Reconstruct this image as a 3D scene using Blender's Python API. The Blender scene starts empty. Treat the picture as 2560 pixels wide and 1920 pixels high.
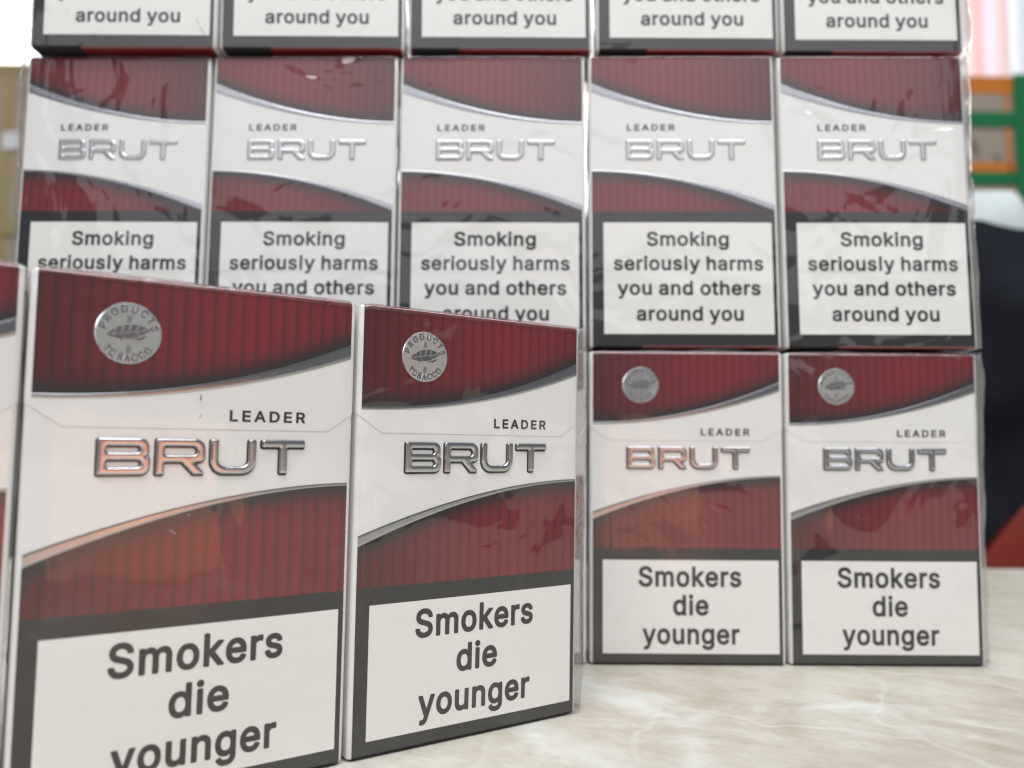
import bpy, bmesh, math, random
import numpy as np
from mathutils import Matrix, Vector, noise

random.seed(7)
S = bpy.context.scene
COL = S.collection
MM = 0.001

# ------------------------------------------------------------------ camera
def make_camera():
    f, cx, cy, cz = 2045.56, 144.03, -234.63, 59.03
    pitch, yaw, roll = 0.0827, 0.0061, 0.0075
    cp, sp, cyw, syw = math.cos(pitch), math.sin(pitch), math.cos(yaw), math.sin(yaw)
    fwd = Vector((syw * cp, cyw * cp, sp)); rt = Vector((cyw, -syw, 0)); up = rt.cross(fwd)
    r2 = rt * math.cos(roll) + up * math.sin(roll)
    u2 = -rt * math.sin(roll) + up * math.cos(roll)
    m = Matrix((r2, u2, -fwd)).transposed().to_4x4()
    m.translation = Vector((cx, cy, cz)) * MM
    cam = bpy.data.cameras.new('camera'); o = bpy.data.objects.new('camera', cam); COL.objects.link(o)
    o.matrix_world = m
    cam.sensor_width = 36; cam.lens = f / 2560 * 36
    cam.clip_start = 0.01; cam.clip_end = 50
    cam.dof.use_dof = True; cam.dof.focus_distance = 0.170; cam.dof.aperture_fstop = 12.0
    S.camera = o
make_camera()

# ------------------------------------------------------------------ world, lamps, exposure
w = bpy.data.worlds.new('World'); S.world = w; w.use_nodes = True
bg = w.node_tree.nodes['Background']
bg.inputs['Color'].default_value = (0.93, 0.96, 1.0, 1); bg.inputs['Strength'].default_value = 0.18

def area(name, loc, target, sx, sy, power, color):
    l = bpy.data.lights.new(name, 'AREA'); l.shape = 'RECTANGLE'; l.size = sx; l.size_y = sy
    l.energy = power; l.color = color
    o = bpy.data.objects.new(name, l); COL.objects.link(o)
    o.location = loc
    o.rotation_euler = (Vector(target) - Vector(loc)).to_track_quat('-Z', 'Y').to_euler()
    return o
area('upper_row_reflection_lamp', (0.2, -2.5, 1.40), (0.14, 0, 0.12), 3.4, 1.3, 12.5, (0.96, 0.94, 1.0))  # unseen soft lamp behind the camera, sized for the upper rows' reflections
area('ceiling_lamp', (0.25, -0.8, 1.6), (0.2, -0.05, 0), 1.6, 0.9, 31.5, (0.975, 0.985, 1.0))
area('hand_reflection_light', (0.227, -0.252, 0.034), (0.11, -0.04, 0.045), 0.072, 0.066, 0.0150, (1.0, 0.33, 0.13))  # added orange light, stands in for a hand mirrored in the foil
S.view_settings.view_transform = 'Standard'; S.view_settings.look = 'None'
S.view_settings.exposure = 0.0; S.view_settings.gamma = 1.0
S.cycles.filter_width = 1.2
S.cycles.transparent_max_bounces = 16; S.cycles.max_bounces = 8

# ------------------------------------------------------------------ helpers
def tag(o, label=None, cat=None, group=None, kind=None):
    if label: o['label'] = label
    if cat: o['category'] = cat
    if group: o['group'] = group
    if kind: o['kind'] = kind
    return o
def empty(name, loc=(0, 0, 0), rot=(0, 0, 0)):
    o = bpy.data.objects.new(name, None); COL.objects.link(o)
    o.location = loc; o.rotation_euler = rot; o.empty_display_size = 0.01
    return o
def mesh_obj(name, me, parent=None):
    o = bpy.data.objects.new(name, me); COL.objects.link(o)
    if parent: o.parent = parent
    return o
def mesh(name, verts, faces, mat, smooth=True, scale=MM):
    me = bpy.data.meshes.new(name)
    me.from_pydata([tuple(c * scale for c in v) for v in verts], [], faces)
    me.materials.append(mat)
    if smooth: me.polygons.foreach_set('use_smooth', [True] * len(me.polygons))
    me.update()
    return me
def bm_obj(name, bm, mat, parent=None, smooth=False):
    me = bpy.data.meshes.new(name); bm.to_mesh(me); bm.free(); me.materials.append(mat)
    if smooth: me.polygons.foreach_set('use_smooth', [True] * len(me.polygons))
    return mesh_obj(name, me, parent)

# ---- materials
class NT:
    def __init__(s, name):
        s.m = bpy.data.materials.new(name); s.m.use_nodes = True; s.t = s.m.node_tree
        s.b = s.t.nodes['Principled BSDF']
    def n(s, typ, **kw):
        x = s.t.nodes.new(typ)
        for k, v in kw.items():
            if k.startswith('_'): setattr(x, k[1:], v)
            else: x.inputs[k].default_value = v
        return x
    def l(s, a, b): s.t.links.new(a, b)
    def math(s, op, a, b=None, c=None, clamp=False):
        x = s.t.nodes.new('ShaderNodeMath'); x.operation = op; x.use_clamp = clamp
        for i, v in enumerate((a, b, c)):
            if v is None: continue
            if isinstance(v, (int, float)): x.inputs[i].default_value = v
            else: s.l(v, x.inputs[i])
        return x.outputs[0]
    def mix(s, fac, a, b, typ='MIX'):
        x = s.t.nodes.new('ShaderNodeMix'); x.data_type = 'RGBA'; x.blend_type = typ
        for sock, v in ((x.inputs[0], fac), (x.inputs[6], a), (x.inputs[7], b)):
            if isinstance(v, (int, float)): sock.default_value = v
            elif isinstance(v, tuple): sock.default_value = (*v, 1)
            else: s.l(v, sock)
        return x.outputs[2]
    def ramp(s, fac, stops):
        x = s.t.nodes.new('ShaderNodeValToRGB'); e = x.color_ramp.elements
        while len(e) < len(stops): e.new(0.5)
        for el, (p, c) in zip(e, stops):
            el.position = p; el.color = (*c, 1) if isinstance(c, tuple) else (c, c, c, 1)
        s.l(fac, x.inputs[0]); return x.outputs[0]

def film_coat(k, amount=1.0, rough=0.045):
    """cellophane stretched over the print: a clear coat with its own slack, wavy normal"""
    tc = k.n('ShaderNodeTexCoord'); oi = k.n('ShaderNodeObjectInfo')
    mp = k.n('ShaderNodeMapping'); k.l(tc.outputs['Object'], mp.inputs['Vector'])
    cb = k.n('ShaderNodeCombineXYZ')
    k.l(k.math('MULTIPLY', oi.outputs['Random'], 7.0), cb.inputs[0]); k.l(k.math('MULTIPLY', oi.outputs['Random'], 3.0), cb.inputs[2])
    par = k.n('ShaderNodeAttribute', _attribute_type='OBJECT', _attribute_name='slack')
    k.l(k.math('MULTIPLY', par.outputs['Fac'], 1.0), cb.inputs[1])
    c2 = k.n('ShaderNodeCombineXYZ'); k.l(par.outputs['Fac'], c2.inputs[1])
    k.l(c2.outputs[0], mp.inputs['Location'])
    n1 = k.n('ShaderNodeTexNoise', Scale=38.0, Detail=2.5, Roughness=0.45, Distortion=0.8); k.l(mp.outputs[0], n1.inputs['Vector'])
    st = k.n('ShaderNodeMapping'); st.inputs['Scale'].default_value = (1.0, 1.0, 0.22); k.l(mp.outputs[0], st.inputs['Vector'])
    st.inputs['Rotation'].default_value = (0, 0.5, 0)
    n2 = k.n('ShaderNodeTexNoise', Scale=150.0, Detail=2.0, Roughness=0.4, Distortion=0.6); k.l(st.outputs[0], n2.inputs['Vector'])
    vs = k.n('ShaderNodeMapping'); vs.inputs['Scale'].default_value = (1.0, 1.0, 0.035); k.l(mp.outputs[0], vs.inputs['Vector'])
    n3 = k.n('ShaderNodeTexNoise', Scale=520.0, Detail=2.0, Roughness=0.5); k.l(vs.outputs[0], n3.inputs['Vector'])
    sp = k.n('ShaderNodeSeparateXYZ'); k.l(tc.outputs['Object'], sp.inputs[0])
    ed = k.math('ABSOLUTE', k.math('SUBTRACT', sp.outputs[0], 0.0268))
    mk = k.ramp(k.math('MULTIPLY', ed, 30.0), [(0.56, 0.0), (0.72, 1.0)])
    h = k.math('ADD', n1.outputs['Fac'], k.math('MULTIPLY', n2.outputs['Fac'], 0.10))
    h = k.math('ADD', h, k.math('MULTIPLY', k.math('MULTIPLY', n3.outputs['Fac'], mk), 0.07))
    ck = k.n('ShaderNodeAttribute', _attribute_type='OBJECT', _attribute_name='crinkle')
    bp = k.n('ShaderNodeBump', Strength=1.0); k.l(h, bp.inputs['Height']); k.l(k.math('MULTIPLY', ck.outputs['Fac'], 0.0030 * amount), bp.inputs['Distance'])
    k.b.inputs['Coat Weight'].default_value = 1.0
    k.b.inputs['Coat Roughness'].default_value = rough
    k.b.inputs['Coat IOR'].default_value = 1.68
    k.l(bp.outputs[0], k.b.inputs['Coat Normal'])
    return k

def flat_print(name, col, rough=0.45, var=0.04, coat=True):
    k = NT(name)
    tc = k.n('ShaderNodeTexCoord')
    nz = k.n('ShaderNodeTexNoise', Scale=190.0, Detail=7.0, Roughness=0.62); k.l(tc.outputs['Object'], nz.inputs['Vector'])
    dark = tuple(c * (1 - 2 * var) for c in col)
    k.l(k.mix(nz.outputs['Fac'], dark, col), k.b.inputs['Base Color'])
    k.b.inputs['Roughness'].default_value = rough
    if coat: film_coat(k)
    return k.m

M_WHITE = flat_print('white_card', (0.82, 0.82, 0.81))
M_WARN = flat_print('warning_white_print', (0.84, 0.84, 0.82))
M_BLACK = flat_print('black_print', (0.013, 0.014, 0.015))
M_TEXT = flat_print('text_print', (0.012, 0.013, 0.014))
M_TEXTDK = flat_print('caption_print', (0.022, 0.022, 0.025))
M_BASE = flat_print('base_print_contact_shade', (0.015, 0.015, 0.016), rough=0.7, coat=False)  # black base print; left matte, its edge also serves as dark contact shade
M_SEAM = flat_print('lid_seam', (0.50, 0.49, 0.47))

def red_print():
    k = NT('ribbed_red_print')
    tc = k.n('ShaderNodeTexCoord'); sx = k.n('ShaderNodeSeparateXYZ'); k.l(tc.outputs['Object'], sx.inputs[0])
    x, z = sx.outputs[0], sx.outputs[2]
    e = k.n('ShaderNodeAttribute', _attribute_type='GEOMETRY', _attribute_name='edge').outputs['Fac']
    mir = k.n('ShaderNodeAttribute', _attribute_type='GEOMETRY', _attribute_name='across').outputs['Fac']
    nz = k.n('ShaderNodeTexNoise', Scale=260.0, Detail=3.0); k.l(tc.outputs['Object'], nz.inputs['Vector'])
    ph = k.math('FRACT', k.math('DIVIDE', k.math('ADD', x, k.math('MULTIPLY', k.math('SUBTRACT', nz.outputs['Fac'], 0.5), 0.00035)), 0.00250))
    rib = k.ramp(ph, [(0.0, 0.42), (0.10, 0.60), (0.32, 0.90), (0.6, 1.0), (0.86, 0.92), (0.97, 0.50)])
    # fine diagonal hatching
    dg = k.math('FRACT', k.math('DIVIDE', k.math('ADD', k.math('ADD', z, k.math('MULTIPLY', nz.outputs['Fac'], 0.0012)), k.math('MULTIPLY', x, -0.8)), 0.0017))
    ht = k.ramp(dg, [(0.0, 0.88), (0.5, 1.0), (1.0, 0.88)])
    base = k.mix(k.math('MULTIPLY', nz.outputs['Fac'], 0.6), (0.225, 0.012, 0.018), (0.18, 0.009, 0.014))
    deep = (0.036, 0.006, 0.009)
    c = k.mix(rib, deep, base)
    c = k.mix(1.0, c, ht, 'MULTIPLY')
    # the print itself fades to near black along the curved border and to wine red at one side
    glow = k.ramp(mir, [(0.0, 0.42), (0.3, 0.76), (0.62, 1.0), (1.0, 0.84)])
    c = k.mix(1.0, c, glow, 'MULTIPLY')
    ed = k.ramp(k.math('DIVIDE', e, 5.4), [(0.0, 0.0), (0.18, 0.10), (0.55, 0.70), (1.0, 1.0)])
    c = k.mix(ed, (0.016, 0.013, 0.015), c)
    k.l(c, k.b.inputs['Base Color']); k.b.inputs['Roughness'].default_value = 0.5
    film_coat(k)
    return k.m
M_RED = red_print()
M_REDPLAIN = flat_print('plain_red_print', (0.20, 0.010, 0.014))

def foil(name, col, rough, hatch=0.0):
    k = NT(name)
    k.b.inputs['Metallic'].default_value = 1.0
    k.b.inputs['Base Color'].default_value = (*col, 1)
    k.b.inputs['Roughness'].default_value = rough
    if hatch:
        tc = k.n('ShaderNodeTexCoord'); sx = k.n('ShaderNodeSeparateXYZ'); k.l(tc.outputs['Object'], sx.inputs[0])
        nz = k.n('ShaderNodeTexNoise', Scale=260.0, Detail=2.0); k.l(tc.outputs['Object'], nz.inputs['Vector'])
        d = k.math('FRACT', k.math('DIVIDE', k.math('ADD', sx.outputs[0], sx.outputs[2]), 0.00042))
        hh = k.math('ADD', k.math('MULTIPLY', k.math('ABSOLUTE', k.math('SUBTRACT', d, 0.5)), 0.35), nz.outputs['Fac'])
        bp = k.n('ShaderNodeBump', Strength=hatch, Distance=0.0004); k.l(hh, bp.inputs['Height']); k.l(bp.outputs[0], k.b.inputs['Normal'])
    return k.m
M_FOIL = foil('silver_foil', (0.50, 0.51, 0.53), 0.17, 0.12)
M_CHROME = foil('embossed_silver', (0.56, 0.57, 0.59), 0.16)
M_PALE = foil('reflection_paled_silver', (0.66, 0.67, 0.68), 0.26)  # back lettering foil, paled to put bright reflections into its colour
M_OUTGREY = flat_print('reflection_greyed_outline', (0.30, 0.31, 0.32))  # back outline lightened to grey, as if washed by reflected light
M_SEAL = foil('seal_foil', (0.62, 0.63, 0.65), 0.24, 1.1)
M_SEALDK = foil('seal_relief', (0.36, 0.365, 0.39), 0.28)

M_SEALMID = foil('seal_hatching', (0.36, 0.365, 0.39), 0.36, 0.8)
def film_material():
    k = NT('clear_film')
    t = k.t; t.nodes.remove(k.b); out = t.nodes['Material Output']
    tr = k.n('ShaderNodeBsdfTransparent', Color=(0.96, 0.96, 0.97, 1))
    gl = k.n('ShaderNodeBsdfGlossy', Color=(1, 1, 1, 1), Roughness=0.06)
    tc = k.n('ShaderNodeTexCoord')
    nz = k.n('ShaderNodeTexNoise', Scale=120.0, Detail=3.0, Roughness=0.6, Distortion=1.0); k.l(tc.outputs['Object'], nz.inputs['Vector'])
    bp = k.n('ShaderNodeBump', Strength=1.0, Distance=0.0007); k.l(nz.outputs['Fac'], bp.inputs['Height']); k.l(bp.outputs[0], gl.inputs['Normal'])
    lw = k.n('ShaderNodeLayerWeight', Blend=0.30); k.l(bp.outputs[0], lw.inputs['Normal'])
    mx = k.n('ShaderNodeMixShader')
    f = k.math('ADD', k.math('MULTIPLY', lw.outputs['Fresnel'], 0.50), 0.03, clamp=True)
    k.l(f, mx.inputs[0]); k.l(tr.outputs[0], mx.inputs[1]); k.l(gl.outputs[0], mx.inputs[2])
    df = k.n('ShaderNodeBsdfDiffuse', Color=(0.85, 0.85, 0.86, 1)); tl = k.n('ShaderNodeBsdfTranslucent', Color=(0.85, 0.85, 0.86, 1))
    hz = k.n('ShaderNodeMixShader'); hz.inputs[0].default_value = 0.5; k.l(df.outputs[0], hz.inputs[1]); k.l(tl.outputs[0], hz.inputs[2])
    m2 = k.n('ShaderNodeMixShader'); k.l(k.ramp(nz.outputs['Fac'], [(0.46, 0.0), (0.70, 0.08)]), m2.inputs[0])  # white patches mixed in stand for light caught by wrinkles
    k.l(mx.outputs[0], m2.inputs[1]); k.l(hz.outputs[0], m2.inputs[2])
    k.l(m2.outputs[0], out.inputs['Surface'])
    return k.m
M_FILM = film_material()

# ------------------------------------------------------------------ table
def marble():
    k = NT('beige_marble_laminate')
    tc = k.n('ShaderNodeTexCoord')
    mp = k.n('ShaderNodeMapping'); mp.inputs['Rotation'].default_value = (0, 0, 0.5); k.l(tc.outputs['Object'], mp.inputs['Vector'])
    st = k.n('ShaderNodeMapping'); st.inputs['Scale'].default_value = (1.0, 1.7, 1.0); k.l(mp.outputs[0], st.inputs['Vector'])
    n1 = k.n('ShaderNodeTexNoise', Scale=22.0, Detail=8.0, Roughness=0.62, Distortion=0.9); k.l(st.outputs[0], n1.inputs['Vector'])
    n2 = k.n('ShaderNodeTexNoise', Scale=75.0, Detail=6.0, Roughness=0.65); k.l(st.outputs[0], n2.inputs['Vector'])
    a = k.ramp(n1.outputs['Fac'], [(0.32, (0.45, 0.385, 0.295)), (0.46, (0.61, 0.565, 0.475)), (0.56, (0.69, 0.67, 0.585)), (0.70, (0.75, 0.76, 0.71))])
    b = k.ramp(n2.outputs['Fac'], [(0.33, (0.50, 0.43, 0.33)), (0.5, (0.67, 0.63, 0.53)), (0.66, (0.78, 0.78, 0.73))])
    n4 = k.n('ShaderNodeTexNoise', Scale=260.0, Detail=5.0, Roughness=0.7); k.l(st.outputs[0], n4.inputs['Vector'])
    c = k.mix(0.42, a, b)
    c = k.mix(k.ramp(n4.outputs['Fac'], [(0.44, 0.0), (0.68, 0.40)]), c, (0.50, 0.44, 0.35))
    wn = k.n('ShaderNodeTexNoise', Scale=16.0, Detail=4.0); k.l(mp.outputs[0], wn.inputs['Vector'])
    off = k.n('ShaderNodeVectorMath', _operation='SCALE'); k.l(wn.outputs['Color'], off.inputs[0]); off.inputs['Scale'].default_value = 0.055
    ad = k.n('ShaderNodeVectorMath', _operation='ADD'); k.l(mp.outputs[0], ad.inputs[0]); k.l(off.outputs[0], ad.inputs[1])
    for sc, wd, amt in ((7.0, 0.027, 0.68), (15.0, 0.018, 0.45)):
        v = k.n('ShaderNodeTexVoronoi', Scale=sc, _feature='DISTANCE_TO_EDGE'); k.l(ad.outputs[0], v.inputs['Vector'])
        wv = k.math('MULTIPLY', n1.outputs['Fac'], wd * 2)
        vein = k.math('SUBTRACT', 1.0, k.math('DIVIDE', v.outputs['Distance'], wv), clamp=True)
        gate = k.ramp(n1.outputs['Fac'] if sc < 10 else wn.outputs['Fac'], [(0.38, 0.15), (0.58, 1.0)])
        vf = k.math('MULTIPLY', k.math('MULTIPLY', vein, gate), amt)
        c = k.mix(vf, c, (0.84, 0.88, 0.85))
    k.l(c, k.b.inputs['Base Color'])
    k.b.inputs['Roughness'].default_value = 0.38
    bp = k.n('ShaderNodeBump', Strength=0.25, Distance=0.0005); k.l(n2.outputs['Fac'], bp.inputs['Height']); k.l(bp.outputs[0], k.b.inputs['Normal'])
    return k.m
def table():
    bm = bmesh.new()
    bmesh.ops.create_cube(bm, size=1)
    bmesh.ops.scale(bm, vec=(2.2, 1.05, 0.03), verts=bm.verts)
    bmesh.ops.translate(bm, vec=(0.25, -0.322, -0.0153), verts=bm.verts)
    bmesh.ops.bevel(bm, geom=bm.edges[:], offset=0.003, segments=3, affect='EDGES')
    o = bm_obj('table', bm, marble())
    tag(o, 'beige marbled table top with white veins under the stacked packets', 'table')
table()

# ------------------------------------------------------------------ pack geometry (mm; x right, y into the pack, z up)
W, H, D = 53.5, 88.0, 22.0
XB0, XB1 = -0.85, 54.35
KX = 0.972
def bulge(x, z):
    u = min(max(2 * x / W - 1, -1), 1); v = min(max(2 * z / H - 1, -1), 1)
    return 0.28 * (1 - u * u) * (1 - v ** 4)
def pt(x, z, layer): return (x, -layer - bulge(x, z), z)

def fu(x): return min(max(x / W, 0), 1)
def z_red_up(u): return H - (20.3 - 11.9 * u * u)
def z_sil_up(u): return H - (20.9 - 9.7 * u * u)
def z_sil_lo(u): return H - (35.2 + 10.4 * (1 - u) ** 1.85)
def z_red_lo(u): return H - (35.7 + 12.0 * (1 - u) ** 1.85)

def strip(name, lo, hi, mat, layer, x0=0.0, x1=W, nx=28, nz=6, mirror=False, edge=None, attr=False, emboss=0.0):
    """printed area between two curves, as a grid that follows the face's slight bulge"""
    V, F, E, A = [], [], [], []
    for i in range(nx + 1):
        x = x0 + (x1 - x0) * i / nx; u = fu(x); um = 1 - u if mirror else u
        a, b = lo(um), hi(um)
        for j in range(nz + 1):
            z = a + (b - a) * j / nz
            V.append(pt(x, z, layer + emboss * min(1, 5 * min(j / nz, 1 - j / nz))))
            E.append((z - a) if edge == 'lo' else (b - z)); A.append(um)
    for i in range(nx):
        for j in range(nz):
            p = i * (nz + 1) + j
            F.append((p, p + nz + 1, p + nz + 2, p + 1))
    me = mesh(name, V, F, mat)
    if attr:
        me.attributes.new('edge', 'FLOAT', 'POINT').data.foreach_set('value', E)
        me.attributes.new('across', 'FLOAT', 'POINT').data.foreach_set('value', A)
    return me

def section(grow=0.0):
    """plan outline of the box: rounded corners, subdivided front"""
    r = 0.9; x0, x1, y0, y1 = XB0 - grow, XB1 + grow, -grow, D + grow
    pts = []
    def corner(cx, cy, a0):
        for k in range(5):
            a = math.radians(a0 + 22.5 * k); pts.append((cx + r * math.cos(a), cy + r * math.sin(a)))
    corner(x0 + r, y0 + r, 180)
    fx = sorted([x0 + r + (x1 - x0 - 2 * r) * k / 14 for k in range(1, 14)] + [XB0 + 5.2, XB1 - 5.2])
    for x in fx: pts.append((x, y0))
    corner(x1 - r, y0 + r, 270); corner(x1 - r, y1 - r, 0); corner(x0 + r, y1 - r, 90)
    return pts
def body_mesh(name, mat, grow=0.0, zlow=None, ztop=H, lid=False):
    sec = section(grow); n = len(sec)
    cx, cy = (XB0 + XB1) / 2, D / 2
    V, F = [], []
    fr = [0, 0.25, 0.5, 0.75, 1] if lid else [k / 14 for k in range(15)]
    rings = []
    if not lid:
        for ins, z in ((0.7, 0.0), (0.2, 0.2), (0.0, 0.7)): rings.append((ins, z, None))
        for f in fr[1:-1]: rings.append((0, 0.7 + (ztop - 1.4) * f, None))
    else:
        for f in fr[:-1]: rings.append((0, None, f))
    for ins, z in ((0.0, ztop - 0.7), (0.2, ztop - 0.2), (0.7, ztop)): rings.append((ins, z, None))
    for ins, z, f in rings:
        for (x, y) in sec:
            zz = z
            if zz is None:
                a = zlow(x, y); zz = a + (ztop - 0.7 - a) * f
            xx = x + (ins if x < cx else -ins); yy = y + (ins if y < cy else -ins)
            if abs(y - (-grow)) < 0.02: yy -= bulge(x, zz)
            V.append((xx, yy, zz))
    for k in range(len(rings) - 1):
        for i in range(n):
            j = (i + 1) % n
            F.append((k * n + i, k * n + j, (k + 1) * n + j, (k + 1) * n + i))
    top = len(F); F.append(tuple((len(rings) - 1) * n + i for i in range(n)))
    if not lid: F.append(tuple(reversed(range(n))))
    me = mesh(name, V, F, mat)
    for q in range(top, len(F)): me.polygons[q].use_smooth = False
    return me
def lid_low(x, y):
    # straight front cut with slanted ends that climb along the sides to the hinge
    front = H - 25.4; e = min(x - XB0, XB1 - x)
    if y < 0.9 and e < 5.2: return front + 3.6 * (1 - max(e, 0) / 5.2)
    if y < 0.9: return front
    return front + 3.6 + (y - 0.9) * 0.55

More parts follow.
